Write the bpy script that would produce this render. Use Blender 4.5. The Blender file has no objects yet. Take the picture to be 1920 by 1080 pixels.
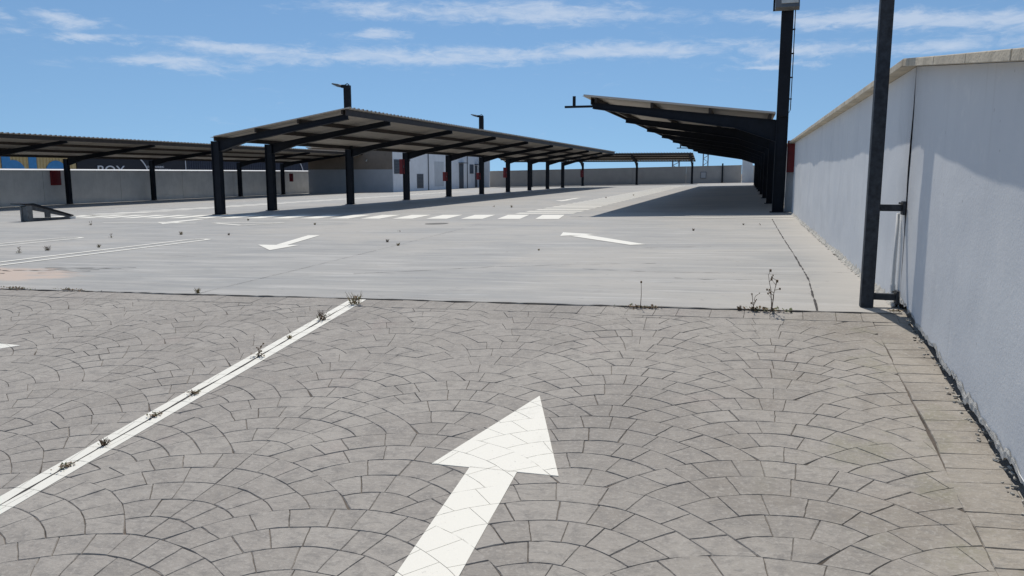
import bpy, math, random
from mathutils import Vector, Matrix, noise
R = random.Random(7)
scn = bpy.context.scene
COL = scn.collection
S, T, YB = 0.022, 0.119, 5.65          # cross fall of the deck, gradient of the ramp, line where they meet
XW = 1.07                              # face of the right hand wall


def deck_z(x, y=0): return S * x
def ramp_z(x, y): return S * x + T * (y - YB)
def gz(x, y): return deck_z(x) if y >= YB else ramp_z(x, y)

# ------------------------------------------------------------------ materials
def nt(mat):
    mat.use_nodes = True
    t = mat.node_tree
    t.nodes.clear()
    return t, t.nodes, t.links


class G:
    """tiny node graph helper"""
    def __init__(self, tree): self.t = tree; self.n = tree.nodes; self.l = tree.links
    def node(self, kind, **kw):
        n = self.n.new(kind)
        for k, v in kw.items(): setattr(n, k, v)
        return n
    def put(self, sock, v):
        if hasattr(v, 'is_linked') or hasattr(v, 'links'): self.l.new(v, sock)
        else: sock.default_value = v
    def math(self, op, a, b=0.0, c=None, clamp=False):
        n = self.node('ShaderNodeMath', operation=op, use_clamp=clamp)
        self.put(n.inputs[0], a); self.put(n.inputs[1], b)
        if c is not None: self.put(n.inputs[2], c)
        return n.outputs[0]
    def coords(self, scale=(1, 1, 1), kind='Object'):
        tc = self.node('ShaderNodeTexCoord'); m = self.node('ShaderNodeMapping')
        m.inputs['Scale'].default_value = scale
        self.l.new(tc.outputs[kind], m.inputs[0]); return m.outputs[0]
    def noise(self, vec, scale, detail=4, rough=.55, dist=0.0):
        n = self.node('ShaderNodeTexNoise'); self.l.new(vec, n.inputs['Vector'])
        n.inputs['Scale'].default_value = scale; n.inputs['Detail'].default_value = detail
        n.inputs['Roughness'].default_value = rough; n.inputs['Distortion'].default_value = dist
        return n.outputs['Fac']
    def ramp(self, fac, stops):
        n = self.node('ShaderNodeValToRGB'); self.l.new(fac, n.inputs[0]); e = n.color_ramp.elements
        while len(e) < len(stops): e.new(.5)
        for i, (p, c) in enumerate(stops):
            e[i].position = p; e[i].color = (*c, 1) if len(c) == 3 else c
        return n.outputs[0]
    def rng(self, v, a, b, c=0.0, d=1.0, smooth=True):
        n = self.node('ShaderNodeMapRange'); n.interpolation_type = 'SMOOTHSTEP' if smooth else 'LINEAR'
        self.put(n.inputs[0], v)
        for i, q in enumerate((a, b, c, d)): n.inputs[i + 1].default_value = q
        return n.outputs[0]
    def mix(self, fac, a, b, mode='MIX'):
        n = self.node('ShaderNodeMix', data_type='RGBA', blend_type=mode)
        self.put(n.inputs[0], fac)
        for s, v in ((n.inputs[6], a), (n.inputs[7], b)):
            if isinstance(v, tuple): s.default_value = (*v, 1) if len(v) == 3 else v
            else: self.l.new(v, s)
        return n.outputs[2]
    def bump(self, h, strength=.3, dist=.01):
        n = self.node('ShaderNodeBump'); n.inputs['Strength'].default_value = strength
        n.inputs['Distance'].default_value = dist; self.l.new(h, n.inputs['Height']); return n.outputs[0]
    def out(self, color, rough=.8, bump=None, metal=0.0, spec=.5):
        p = self.node('ShaderNodeBsdfPrincipled'); o = self.node('ShaderNodeOutputMaterial')
        if isinstance(color, tuple): p.inputs['Base Color'].default_value = (*color, 1)
        else: self.l.new(color, p.inputs['Base Color'])
        self.put(p.inputs['Roughness'], rough); p.inputs['Metallic'].default_value = metal
        p.inputs['Specular IOR Level'].default_value = spec
        if bump is not None: self.l.new(bump, p.inputs['Normal'])
        self.l.new(p.outputs[0], o.inputs[0])


M = {}
def mat(name):
    m = bpy.data.materials.new(name); M[name] = m
    return G(nt(m)[0])


def simple(name, c, rough=.7, var=.12, scale=6., bump=.15, bd=.004, metal=0., spec=.5, stretch=(1, 1, 1), streak=0.0):
    g = mat(name); v = g.coords(stretch)
    n = g.noise(v, scale, 6, .6)
    lo = tuple(x * (1 - var) for x in c); hi = tuple(min(1, x * (1 + var)) for x in c)
    col = g.ramp(n, [(.3, lo), (.7, hi)])
    if streak:
        s = g.noise(g.coords((3, 3, .25)), 5, 4, .6)
        col = g.mix(g.math('MULTIPLY', g.rng(s, .52, .75), streak), col, tuple(x * .55 for x in c))
    g.out(col, rough, g.bump(g.noise(v, scale * 12, 3), bump, bd), metal, spec)


# deck concrete: power floated, brushed across, with warm and bluish blotches
g = mat('deck_concrete')
v = g.coords()
streak = g.noise(g.coords((.55, 4.2, 1)), 1.0, 7, .68, .5)
fine = g.noise(g.coords((6, 40, 1)), 1.0, 4, .6)
blot = g.noise(v, .22, 4, .55, .6)
blot2 = g.noise(g.coords((.5, 1.6, 1)), .55, 5, .6, .8)
c = g.ramp(streak, [(.28, (.225, .223, .214)), (.46, (.296, .291, .274)), (.54, (.330, .322, .302)), (.70, (.420, .410, .385))])
c = g.mix(g.rng(blot, .42, .62, 0, .65), c, (.385, .362, .322))
c = g.mix(g.rng(blot2, .52, .68, 0, .75), c, (.258, .259, .250))
c = g.mix(g.rng(fine, .52, .75, 0, .5), c, (.25, .25, .255))
dk = g.noise(g.coords((.7, 3.6, 1)), .9, 8, .74, .9)
c = g.mix(g.rng(dk, .54, .68, 0, .45), c, (.178, .177, .172))
lt = g.noise(g.coords((.6, 7., 1)), 1.1, 6, .7, .4)
c = g.mix(g.rng(lt, .53, .66, 0, .6), c, (.46, .448, .42))
spots = g.noise(v, 9, 3, .6)
c = g.mix(g.rng(spots, .66, .72, 0, .5), c, (.20, .19, .175))
# worn pinkish patch where the surface coat has gone (left of the joint) and a dusty strip by the right wall
sx = g.node('ShaderNodeSeparateXYZ'); g.l.new(v, sx.inputs[0])
dx = g.math('DIVIDE', g.math('ADD', sx.outputs[0], 8.9), 2.0); dy = g.math('DIVIDE', g.math('ADD', sx.outputs[1], -6.55), .72)
d = g.math('ADD', g.math('MULTIPLY', dx, dx), g.math('MULTIPLY', dy, dy))
d = g.math('ADD', d, g.math('MULTIPLY', g.math('ADD', g.noise(g.coords((1, 2.2, 1)), 1.6, 5, .65), -.5), 2.4))
c = g.mix(g.rng(d, .5, 1.1, .85, 0.), c, (.47, .37, .30))
e = g.math('ADD', sx.outputs[0], g.math('MULTIPLY', g.math('ADD', g.noise(v, 1.2, 5, .6), -.5), .55))
c = g.mix(g.rng(e, .45, 1.05, 0, .55), c, (.42, .39, .345))
g.out(c, g.rng(streak, .3, .7, .62, .8), g.bump(fine, .12, .004), 0, .35)

# stamped stones
g = mat('stamped_stone')
v = g.coords()
geo = g.node('ShaderNodeNewGeometry')
isl = geo.outputs['Random Per Island']
c = g.ramp(isl, [(0., (.276, .252, .222)), (.5, (.302, .277, .246)), (1., (.330, .304, .270))])
n1 = g.noise(v, .9, 5, .6, .5); n2 = g.noise(v, 14, 6, .68); n3 = g.noise(v, 60, 3, .6)
c = g.mix(g.rng(n1, .42, .64, 0, .75), c, (.350, .324, .286))
n5 = g.noise(v, .55, 6, .65, .8)
c = g.mix(g.rng(n5, .50, .66, 0, .65), c, (.218, .200, .178))
c = g.mix(g.rng(n2, .46, .68, 0, .7), c, (.212, .197, .180))
c = g.mix(g.rng(n2, .28, .42, .45, 0.), c, (.335, .318, .292))
rd = g.noise(v, 1.7, 4, .6)
c = g.mix(g.rng(rd, .58, .75, 0, .35), c, (.290, .235, .212))
sx = g.node('ShaderNodeSeparateXYZ'); g.l.new(v, sx.inputs[0])
edge = g.math('ADD', sx.outputs[0], g.math('MULTIPLY', g.math('ADD', g.noise(v, 2.2, 5, .65), -.5), 1.1))
c = g.mix(g.rng(edge, .45, 1.05, 0, .6), c, (.335, .298, .245))
br = g.math('MULTIPLY', g.rng(g.noise(v, 1.1, 6, .68, .7), .46, .62), g.rng(sx.outputs[0], -.9, .5, 0, .6))
c = g.mix(br, c, (.205, .180, .150))
gr = g.noise(v, 3.1, 5, .65)
grn = g.math('MULTIPLY', g.rng(gr, .52, .68), g.rng(edge, .0, .7, 0, .5))
c = g.mix(grn, c, (.21, .20, .135))
n4 = g.noise(g.coords((9, 26, 9)), 1.0, 5, .7, .8)
c = g.mix(g.rng(n4, .50, .66, 0, .55), c, (.200, .186, .170))
c = g.mix(g.rng(n3, .50, .70, 0, .5), c, (.40, .375, .335))
h = g.math('ADD', g.math('ADD', g.math('MULTIPLY', n2, 1.0), g.math('MULTIPLY', n3, .5)), g.math('MULTIPLY', n4, -.7))
g.out(c, .80, g.bump(h, .75, .007), 0, .3)
simple('joint_dirt', (.10, .082, .066), .95, .55, 5, .5, .006)
simple('dark_joint', (.045, .04, .036), .95, .3, 9, .4, .006)

# road paint, slightly scuffed
def paint(name, c, wear):
    g = mat(name); v = g.coords()
    n = g.noise(v, 5, 6, .7); n2 = g.noise(v, 40, 4, .65)
    col = g.mix(g.rng(n, .55, .8, 0, wear), c, tuple(x * .72 for x in c))
    col = g.mix(g.rng(n2, .63, .72, 0, wear * 1.2), col, (.42, .40, .37))
    g.out(col, .6, g.bump(n2, .3, .003), 0, .4)
paint('white_paint', (.73, .705, .625), .55)
paint('worn_paint', (.68, .67, .63), .9)
paint('paint_in_joint', (.55, .52, .45), .9)

# painted render of the parapet
g = mat('white_render')
v = g.coords()
n1 = g.noise(v, .9, 4, .6, .3); n2 = g.noise(v, 55, 4, .62); n3 = g.noise(g.coords((4, 4, .35)), 1.6, 5, .6)
n4 = g.noise(v, 7, 5, .6)
c = g.ramp(n1, [(.3, (.62, .635, .65)), (.7, (.69, .70, .70))])
c = g.mix(g.rng(n3, .5, .75, 0, .35), c, (.57, .575, .58))
c = g.mix(g.rng(n4, .56, .70, 0, .4), c, (.76, .76, .745))
n6 = g.noise(v, .5, 6, .7, 1.0); n7 = g.noise(g.coords((9, 9, .5)), 1.3, 5, .65)
c = g.mix(g.rng(n6, .54, .66, 0, .5), c, (.55, .56, .565))
c = g.mix(g.rng(n7, .60, .76, 0, .35), c, (.50, .495, .47))
pit = g.noise(v, 24, 2, .5)
c = g.mix(g.rng(pit, .74, .78, 0, .6), c, (.40, .39, .37))
h = g.math('ADD', g.math('MULTIPLY', n2, .5), g.math('MULTIPLY', n4, .9))
g.out(c, .88, g.bump(h, .32, .007), 0, .25)
simple('grey_render', (.70, .69, .66), .9, .10, 1.4, .3, .006, streak=.25)
simple('beige_render', (.21, .17, .135), .9, .14, 1.2, .3, .006, streak=.25)
simple('blue_white_render', (.74, .75, .765), .9, .06, 1.4, .3, .006, streak=.15)
simple('grey_blue_render', (.38, .395, .415), .9, .06, 1.4, .3, .006, streak=.15)
simple('far_render', (.36, .345, .325), .9, .08, 1.0, .3, .006, streak=.2)
simple('panel_grey', (.52, .54, .56), .9, .06, 1.4, .3, .006)
simple('coping_stone', (.50, .44, .34), .9, .22, 5, .5, .008, streak=.5)
simple('broken_plaster', (.50, .48, .43), .95, .35, 16, .9, .012)
simple('wall_core', (.16, .14, .12), .95, .4, 14, .9, .012)
simple('dark_steel', (.010, .0125, .018), .62, .25, 5, .1, .002, 0, .2, streak=.3)
simple('galvanised_dark', (.040, .046, .055), .65, .45, 22, .2, .002, .2, .3, streak=.4)
simple('wedge_steel', (.075, .08, .085), .6, .35, 9, .2, .003, .2, .4)
simple('wedge_post', (.13, .135, .135), .6, .3, 9, .2, .003, .1, .4)
simple('pale_plaster', (.66, .65, .61), .95, .22, 22, .9, .012)
simple('roof_sheet', (.50, .445, .375), .55, .14, 2.5, .1, .002, .1, .4, stretch=(.4, 3, 1))
simple('purlin_steel', (.036, .026, .020), .6, .3, 7, .1, .002, 0, .35)
simple('red_box', (.19, .008, .012), .45, .15, 6, .05, .002, 0, .45)
simple('louvre_dark', (.045, .055, .072), .55, .15, 6, .05, .002)
simple('frame_grey', (.12, .13, .145), .5, .1, 6, .05, .002)
simple('lamp_housing', (.12, .13, .135), .5, .2, 9, .1, .002, .2)
simple('lamp_lens', (.55, .55, .50), .25, .1, 9, .05, .001)
simple('yellow_sheet', (.50, .37, .17), .6, .1, 4, .05, .002)
simple('blue_sheet', (.04, .22, .48), .55, .1, 4, .05, .002)
simple('navy_sheet', (.016, .022, .045), .6, .15, 4, .05, .002)
simple('navy_panel', (.006, .007, .014), .65, .15, 4, .05, .002)
simple('letter_white', (.60, .61, .64), .6, .05, 5, .03, .001)
simple('white_plastic', (.70, .70, .68), .5, .1, 20, .2, .002)
simple('iron', (.10, .095, .085), .7, .3, 20, .4, .003)
simple('dry_stem', (.13, .085, .055), .9, .35, 40, .2, .001)
simple('dry_leaf', (.17, .115, .065), .9, .45, 40, .2, .001)
simple('green_leaf', (.10, .115, .045), .85, .4, 40, .2, .001)
simple('straw', (.27, .20, .09), .9, .35, 40, .2, .001)
simple('earth', (.30, .25, .19), .95, .3, .2, .3, .02)
simple('lattice_steel', (.14, .16, .19), .6, .1, 3, .05, .002)

# ------------------------------------------------------------------ object helpers
class MB:
    def __init__(self): self.v = []; self.f = []; self.mi = []
    def poly(self, pts, mi=0):
        b = len(self.v); self.v += [tuple(p) for p in pts]; self.f.append(tuple(range(b, b + len(pts)))); self.mi.append(mi); return self
    def box(self, x0, x1, y0, y1, z0, z1, mi=0, mtx=None):
        p = [(x0, y0, z0), (x1, y0, z0), (x1, y1, z0), (x0, y1, z0), (x0, y0, z1), (x1, y0, z1), (x1, y1, z1), (x0, y1, z1)]
        if mtx is not None: p = [tuple(mtx @ Vector(q)) for q in p]
        b = len(self.v); self.v += p
        for q in ((0, 3, 2, 1), (4, 5, 6, 7), (0, 1, 5, 4), (1, 2, 6, 5), (2, 3, 7, 6), (3, 0, 4, 7)):
            self.f.append(tuple(b + i for i in q)); self.mi.append(mi)
        return self
    def prism(self, outline, axis, a, b, mi=0):
        """closed outline (u,w) extruded along an axis: 'y' -> (u=x,w=z), 'x' -> (u=y,w=z), 'z' -> (u=x,w=y)"""
        def P(u, w, t): return (u, t, w) if axis == 'y' else (t, u, w) if axis == 'x' else (u, w, t)
        n = len(outline); s = len(self.v)
        self.v += [P(u, w, a) for u, w in outline] + [P(u, w, b) for u, w in outline]
        self.f.append(tuple(range(s, s + n))); self.f.append(tuple(range(s + 2 * n - 1, s + n - 1, -1))); self.mi += [mi, mi]
        for i in range(n):
            j = (i + 1) % n
            self.f.append((s + i, s + n + i, s + n + j, s + j)); self.mi.append(mi)
        return self
    def tube(self, pts, rad, k=6, mi=0):
        pts = [Vector(p) for p in pts]; n = len(pts)
        rs = rad if isinstance(rad, (list, tuple)) else [rad] * n
        s = len(self.v)
        for i, p in enumerate(pts):
            d = (pts[min(i + 1, n - 1)] - pts[max(i - 1, 0)]).normalized()
            u = d.cross(Vector((0, 0, 1)) if abs(d.z) < .9 else Vector((1, 0, 0))).normalized(); w = d.cross(u)
            for j in range(k):
                a = 2 * math.pi * j / k; self.v.append(tuple(p + (u * math.cos(a) + w * math.sin(a)) * rs[i]))
        for i in range(n - 1):
            for j in range(k):
                q = (j + 1) % k
                self.f.append((s + i * k + j, s + i * k + q, s + (i + 1) * k + q, s + (i + 1) * k + j)); self.mi.append(mi)
        self.f.append(tuple(range(s + k - 1, s - 1, -1))); self.f.append(tuple(range(s + (n - 1) * k, s + n * k))); self.mi += [mi, mi]
        return self
    def build(self, name, mats, parent=None, bevel=0, smooth=False, recalc=True):
        me = bpy.data.meshes.new(name)
        me.from_pydata(self.v, [], self.f)
        for m in (mats if isinstance(mats, (list, tuple)) else [mats]): me.materials.append(M[m])
        me.polygons.foreach_set('material_index', self.mi)
        if smooth: me.polygons.foreach_set('use_smooth', [True] * len(me.polygons))
        if recalc:
            import bmesh
            b = bmesh.new(); b.from_mesh(me); bmesh.ops.recalc_face_normals(b, faces=b.faces); b.to_mesh(me); b.free()
        me.update()
        o = bpy.data.objects.new(name, me); COL.objects.link(o)
        if parent: o.parent = parent; o.matrix_parent_inverse = parent.matrix_basis.inverted()
        if bevel:
            md = o.modifiers.new('edge', 'BEVEL'); md.width = bevel; md.segments = 2; md.limit_method = 'ANGLE'
        return o


def tag(o, label=None, cat=None, group=None, kind=None):
    for k, v in (('label', label), ('category', cat), ('group', group), ('kind', kind)):
        if v: o[k] = v
    return o


def thing(name, loc, label, cat, group=None):
    o = bpy.data.objects.new(name, None); COL.objects.link(o); o.location = loc; o.empty_display_size = .2
    return tag(o, label, cat, group)


def text_mesh(txt, size, name, material, place, parent=None, extrude=.02, sx=1.0):
    """lettering as a real extruded mesh; place() turns (u, w, t) of the text plane into a world point"""
    cu = bpy.data.curves.new('lettering', 'FONT'); cu.body = txt; cu.size = size; cu.extrude = extrude
    ob = bpy.data.objects.new('lettering', cu); COL.objects.link(ob)
    dg = bpy.context.evaluated_depsgraph_get(); me = bpy.data.meshes.new_from_object(ob.evaluated_get(dg))
    bpy.data.objects.remove(ob); bpy.data.curves.remove(cu)
    for vt in me.vertices: vt.co = place(vt.co.x * sx, vt.co.y, vt.co.z)
    me.materials.clear(); me.materials.append(M[material])
    o = bpy.data.objects.new(name, me); COL.objects.link(o)
    if parent: o.parent = parent; o.matrix_parent_inverse = parent.matrix_basis.inverted()
    return o

# ------------------------------------------------------------------ ground, deck and ramp
g_ = MB(); g_.poly([(-900, -300, -1.9), (900, -300, -1.9), (900, 3000, -1.9), (-900, 3000, -1.9)])
tag(g_.build('ground', 'earth'), kind='structure')

dk = MB()
xs = [-60, -45, -30, -20, -10, -5, -2, 0, 1.6]
def yb(x): return YB + .012 * math.sin(x * 1.7) + .006 * math.sin(x * 5.3)
n = 90
for i in range(n):
    x0 = -60 + (61.6) * i / n; x1 = -60 + 61.6 * (i + 1) / n
    dk.poly([(x0, yb(x0), S * x0), (x1, yb(x1), S * x1), (x1, 96, S * x1), (x0, 96, S * x0)])
    dk.poly([(x0, yb(x0), S * x0 - .2), (x1, yb(x1), S * x1 - .2), (x1, yb(x1), S * x1), (x0, yb(x0), S * x0)])
deck = tag(dk.build('parking_deck', 'deck_concrete'), kind='structure')


def strip(pts, w0, name, m, parent, lift=.003, seed=0, jag=.5, zf=gz):
    """irregular narrow strip (joint or crack) lying on the surface"""
    rr = random.Random(seed); b = MB(); P = [Vector((p[0], p[1], 0)) for p in pts]
    out = []
    for i in range(len(P) - 1):
        L = (P[i + 1] - P[i]).length; k = max(2, int(L / .09))
        for j in range(k + (i == len(P) - 2)): out.append(P[i].lerp(P[i + 1], j / k))
    left, right = [], []
    for i, p in enumerate(out):
        d = (out[min(i + 1, len(out) - 1)] - out[max(i - 1, 0)]).normalized(); nn = Vector((-d.y, d.x, 0))
        w = w0 * (1 + jag * (rr.random() * 2 - 1)) / 2; off = nn * w0 * jag * .6 * (noise.noise(p * 3.1 + Vector((seed, 0, 0))))
        left.append(p + off + nn * w); right.append(p + off - nn * w)
    for i in range(len(out) - 1):
        q = [left[i], right[i], right[i + 1], left[i + 1]]
        b.poly([(a.x, a.y, zf(a.x, a.y) + lift) for a in q])
    o = b.build(name, m, parent, recalc=False)
    return o


# stamped fan paving of the ramp: every stone with its own chamfered edge and the joint below
RX0, RX1, RY0 = -10.5, XW - .005, -1.2
FW, FD, NR = .80, .35, 5
FR = math.hypot(FW, FD); AL = math.atan2(FD, FW)
stones = []
def wob(x, y):
    q = Vector((x * 2.3, y * 2.3, 1.7)); q2 = Vector((x * 9, y * 9, 4.1))
    return (x + .022 * noise.noise(q) + .006 * noise.noise(q2), y + .022 * noise.noise(q + Vector((7, 3, 1))) + .006 * noise.noise(q2 + Vector((2, 9, 1))))
def clip(poly, a, b, c):
    """keep a*x+b*y<=c"""
    out = []
    for i, p in enumerate(poly):
        q = poly[(i + 1) % len(poly)]; dp = a * p[0] + b * p[1] - c; dq = a * q[0] + b * q[1] - c
        if dp <= 0: out.append(p)
        if dp * dq < 0:
            t = dp / (dp - dq); out.append((p[0] + t * (q[0] - p[0]), p[1] + t * (q[1] - p[1])))
    return out
def area(p): return .5 * sum(p[i][0] * p[(i + 1) % len(p)][1] - p[(i + 1) % len(p)][0] * p[i][1] for i in range(len(p)))
XS, YS = .842, YB - .215               # inner edge of the border courses
RI = FR - 2 * FD                       # below this radius the next fan of the same column takes over
for row in range(-13, 13):
    cy = 2.135 + FD * row
    for ci in range(-8, 3):
        cx = (-.6 if row % 2 == 0 else .2) + 1.6 * ci
        if cx < RX0 - 1 or cx > XS + 1: continue
        for k in range(NR):
            r0, r1 = RI + (FR - RI) * k / NR, RI + (FR - RI) * (k + 1) / NR
            rm = (r0 + r1) / 2
            pm = lambda r: AL + math.asin(min(1, r / (2 * FR)))
            span = min(2 * pm(rm) * rm, 2.2)
            cnt = max(1, round(span / R.uniform(.125, .175)))
            cuts = [-1 + 2 * i / cnt + (R.uniform(-.16, .16) * 2 / cnt if 0 < i < cnt else 0) for i in range(cnt + 1)]
            for i in range(cnt):
                u0, u1 = cuts[i], cuts[i + 1]; poly = []
                for s in range(4): u = u0 + (u1 - u0) * s / 3; poly.append((r1, u))
                for s in range(4):
                    u = u1 + (u0 - u1) * s / 3
                    if r0 > 0 or s == 0: poly.append((max(r0, 1e-4), u))
                pts = [(r * math.sin(u * pm(r)), r * math.cos(u * pm(r))) for r, u in poly]
                for j_, (px_, py_) in enumerate(pts):
                    q_ = math.hypot(px_, py_ + 2 * FD)
                    if q_ < FR: pts[j_] = (px_ * FR / q_, (py_ + 2 * FD) * FR / q_ - 2 * FD)
                if len(pts) < 3: continue
                pts = [wob(cx + x, cy + y) for x, y in pts]
                pts = clip(clip(clip(clip(pts, 1, 0, XS), 0, 1, YS), -1, 0, -RX0), 0, -1, -RY0)
                if len(pts) >= 3: stones.append(pts)
y = RY0
while y < YS - .03:                    # course along the wall
    h = R.uniform(.105, .135); y1 = min(y + h, YS)
    stones.append([wob(*p) for p in ((XS + .004, y), (RX1, y + .01), (RX1, y1 + .01), (XS + .004, y1))]); y = y1
x = RX0
while x < RX1:                         # course along the joint with the deck
    w = R.uniform(.15, .24); x1 = min(x + w, RX1)
    yj = lambda q: yb(q) - .012
    stones.append([(x, YS + .004), (x1, YS + .004), (x1 + .01, yj(x1)), (x + .01, yj(x))]); x = x1
stones = [s if area(s) > 0 else s[::-1] for s in stones]
def clean(p, e=.004):
    out = []
    for q in p:
        if not out or math.hypot(q[0] - out[-1][0], q[1] - out[-1][1]) > e: out.append(q)
    if len(out) > 2 and math.hypot(out[0][0] - out[-1][0], out[0][1] - out[-1][1]) <= e: out.pop()
    return out
stones = [c for c in (clean(s) for s in stones) if len(c) >= 3 and area(c) > .0012]

def inset(p, d):
    out = []; n = len(p)
    for i in range(n):
        a, b, c = p[i - 1], p[i], p[(i + 1) % n]
        e1 = (b[0] - a[0], b[1] - a[1]); e2 = (c[0] - b[0], c[1] - b[1])
        l1, l2 = math.hypot(*e1), math.hypot(*e2)
        n1, n2 = (-e1[1] / l1, e1[0] / l1), (-e2[1] / l2, e2[0] / l2)
        k = max(.45, 1 + n1[0] * n2[0] + n1[1] * n2[1])
        out.append((b[0] + d * (n1[0] + n2[0]) / k, b[1] + d * (n1[1] + n2[1]) / k))
    return out

def dense(p):
    out = []
    for i, a in enumerate(p):
        b = p[(i + 1) % len(p)]; L = math.hypot(b[0] - a[0], b[1] - a[1]); k = max(1, int(L / .032))
        for j in range(k):
            t = j / k; q = (a[0] + (b[0] - a[0]) * t, a[1] + (b[1] - a[1]) * t)
            if j:
                w = Vector((q[0] * 27, q[1] * 27, 3.)); q = (q[0] + .0032 * noise.noise(w), q[1] + .0032 * noise.noise(w + Vector((5, 9, 2))))
            out.append(q)
    return out
def inset_v(p, d):
    r = inset(p, 1e-3); out = []
    for a, b in zip(p, r):
        k = d / 1e-3 * (1 + .75 * noise.noise(Vector((a[0] * 38, a[1] * 38, d * 900))))
        out.append((a[0] + (b[0] - a[0]) * k, a[1] + (b[1] - a[1]) * k))
    return out
pv = MB()
def stone_mesh(b, p, g0, ch, top, depth, mi=0):
    p = dense(p)
    lo, hi = inset_v(p, g0), inset_v(p, g0 + ch)
    if area(hi) < .0004: return
    n = len(p); s = len(b.v)
    cx = sum(q[0] for q in p) / n; cy = sum(q[1] for q in p) / n
    tx, ty = R.uniform(-.012, .012), R.uniform(-.012, .012)
    b.v += [(q[0], q[1], ramp_z(*q) - depth) for q in lo]
    b.v += [(q[0], q[1], ramp_z(*q) + top + tx * (q[0] - cx) + ty * (q[1] - cy)) for q in hi]
    for i in range(n):
        j = (i + 1) % n; b.f.append((s + i, s + j, s + n + j, s + n + i)); b.mi.append(mi)
    b.f.append(tuple(range(s + n, s + 2 * n))); b.mi.append(mi)
for p in stones:
    qx, qy = p[0][0], p[0][1]
    wear = noise.noise(Vector((qx * .45, qy * .45, 8.3))) + .35 * noise.noise(Vector((qx * 1.9, qy * 1.9, 2.2))) - .10 * max(0, -1.5 - qx) / 2
    if wear < -.17: stone_mesh(pv, p, R.choice((.0001, .0003, .0006)), R.uniform(.0008, .0022), R.uniform(-.0008, .0006), .0050); continue
    stone_mesh(pv, p, R.choice((.0002, .0004, .0008, .0014)), R.uniform(.0016, .0034), R.uniform(-.001, .0006), .0050)
ramp = tag(pv.build('cobbled_ramp', 'stamped_stone', recalc=False), kind='structure')
jb = MB(); jb.poly([(RX0, RY0, ramp_z(RX0, RY0) - .0045), (RX1, RY0, ramp_z(RX1, RY0) - .0045), (RX1, YB + .005, ramp_z(RX1, YB) - .0045), (RX0, YB + .005, ramp_z(RX0, YB) - .0045)])
jb.build('joint_filling', 'joint_dirt', ramp)
ap = MB(); ap.poly([(-60, -60, ramp_z(-60, -60) - .02), (1.3, -60, ramp_z(1.3, -60) - .02), (1.3, YB, ramp_z(1.3, YB) - .02), (-60, YB, ramp_z(-60, YB) - .02)])
tag(ap.build('ramp_slab', 'deck_concrete'), kind='structure')

# painted marks on the stones: the coat follows each stone, the joints show through
def stone_paint(name, polys, label, group=None, m='white_paint', edge=1.0):
    b = MB()
    for cv in polys:
        cv = cv if area(cv) > 0 else cv[::-1]
        b.poly([(q[0], q[1], ramp_z(*q) + .0006) for q in cv], 1)
        for p in stones:
            if max(q[0] for q in p) < min(q[0] for q in cv) or min(q[0] for q in p) > max(q[0] for q in cv): continue
            if max(q[1] for q in p) < min(q[1] for q in cv) or min(q[1] for q in p) > max(q[1] for q in cv): continue
            r = inset(p, .0012)
            for i in range(len(cv)):
                a, c = cv[i], cv[(i + 1) % len(cv)]; ex, ey = c[0] - a[0], c[1] - a[1]; l = math.hypot(ex, ey)
                nx, ny = ey / l, -ex / l; r = clip(r, nx, ny, nx * a[0] + ny * a[1])
                if len(r) < 3: break
            if len(r) < 3: continue
            r = clean(r, .002)
            if len(r) < 3 or area(r) < 2e-5: continue
            n = len(r); s = len(b.v)
            b.v += [(q[0], q[1], ramp_z(*q) - .003) for q in r] + [(q[0], q[1], ramp_z(*q) + .0026) for q in r]
            for i in range(n):
                j = (i + 1) % n; b.f.append((s + i, s + j, s + n + j, s + n + i)); b.mi.append(0)
            b.f.append(tuple(range(s + n, s + 2 * n))); b.mi.append(0)
    return tag(b.build(name, [m, 'paint_in_joint'], recalc=False), label, 'road marking', group)
stone_paint('painted_arrow', [[(-1.015, 3.90), (-1.30, 3.07), (-.712, 3.065)], [(-1.118, 3.075), (-1.10, 1.35), (-.875, 1.35), (-.898, 3.07)]],
            'large white arrow on the cobbled ramp pointing up towards the deck')
stone_paint('painted_arrow', [[(-5.00, 4.22), (-5.78, 4.27), (-5.72, 3.62)], [(-5.66, 4.06), (-6.6, 4.28), (-6.62, 4.06), (-5.70, 3.84)]],
            'white arrow on the ramp at the left edge, only its tip showing')
stone_paint('painted_line', [[(-3.092, -1.1), (-3.020, -1.1), (-3.016, 5.60), (-3.082, 5.60)]], 'thin worn white strip left of the weedy joint on the ramp', m='white_paint')
stone_paint('painted_line', [[(-3.015, -1.1), (-2.948, -1.1), (-2.940, 5.63), (-3.010, 5.63)]], 'white strip right of the weedy joint on the ramp', m='white_paint')
strip([(-3.018, -1.1), (-3.016, 2.5), (-3.012, 5.62)], .0075, 'expansion_joint', 'dark_joint', ramp, .0042, 3, 1.2)

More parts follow.
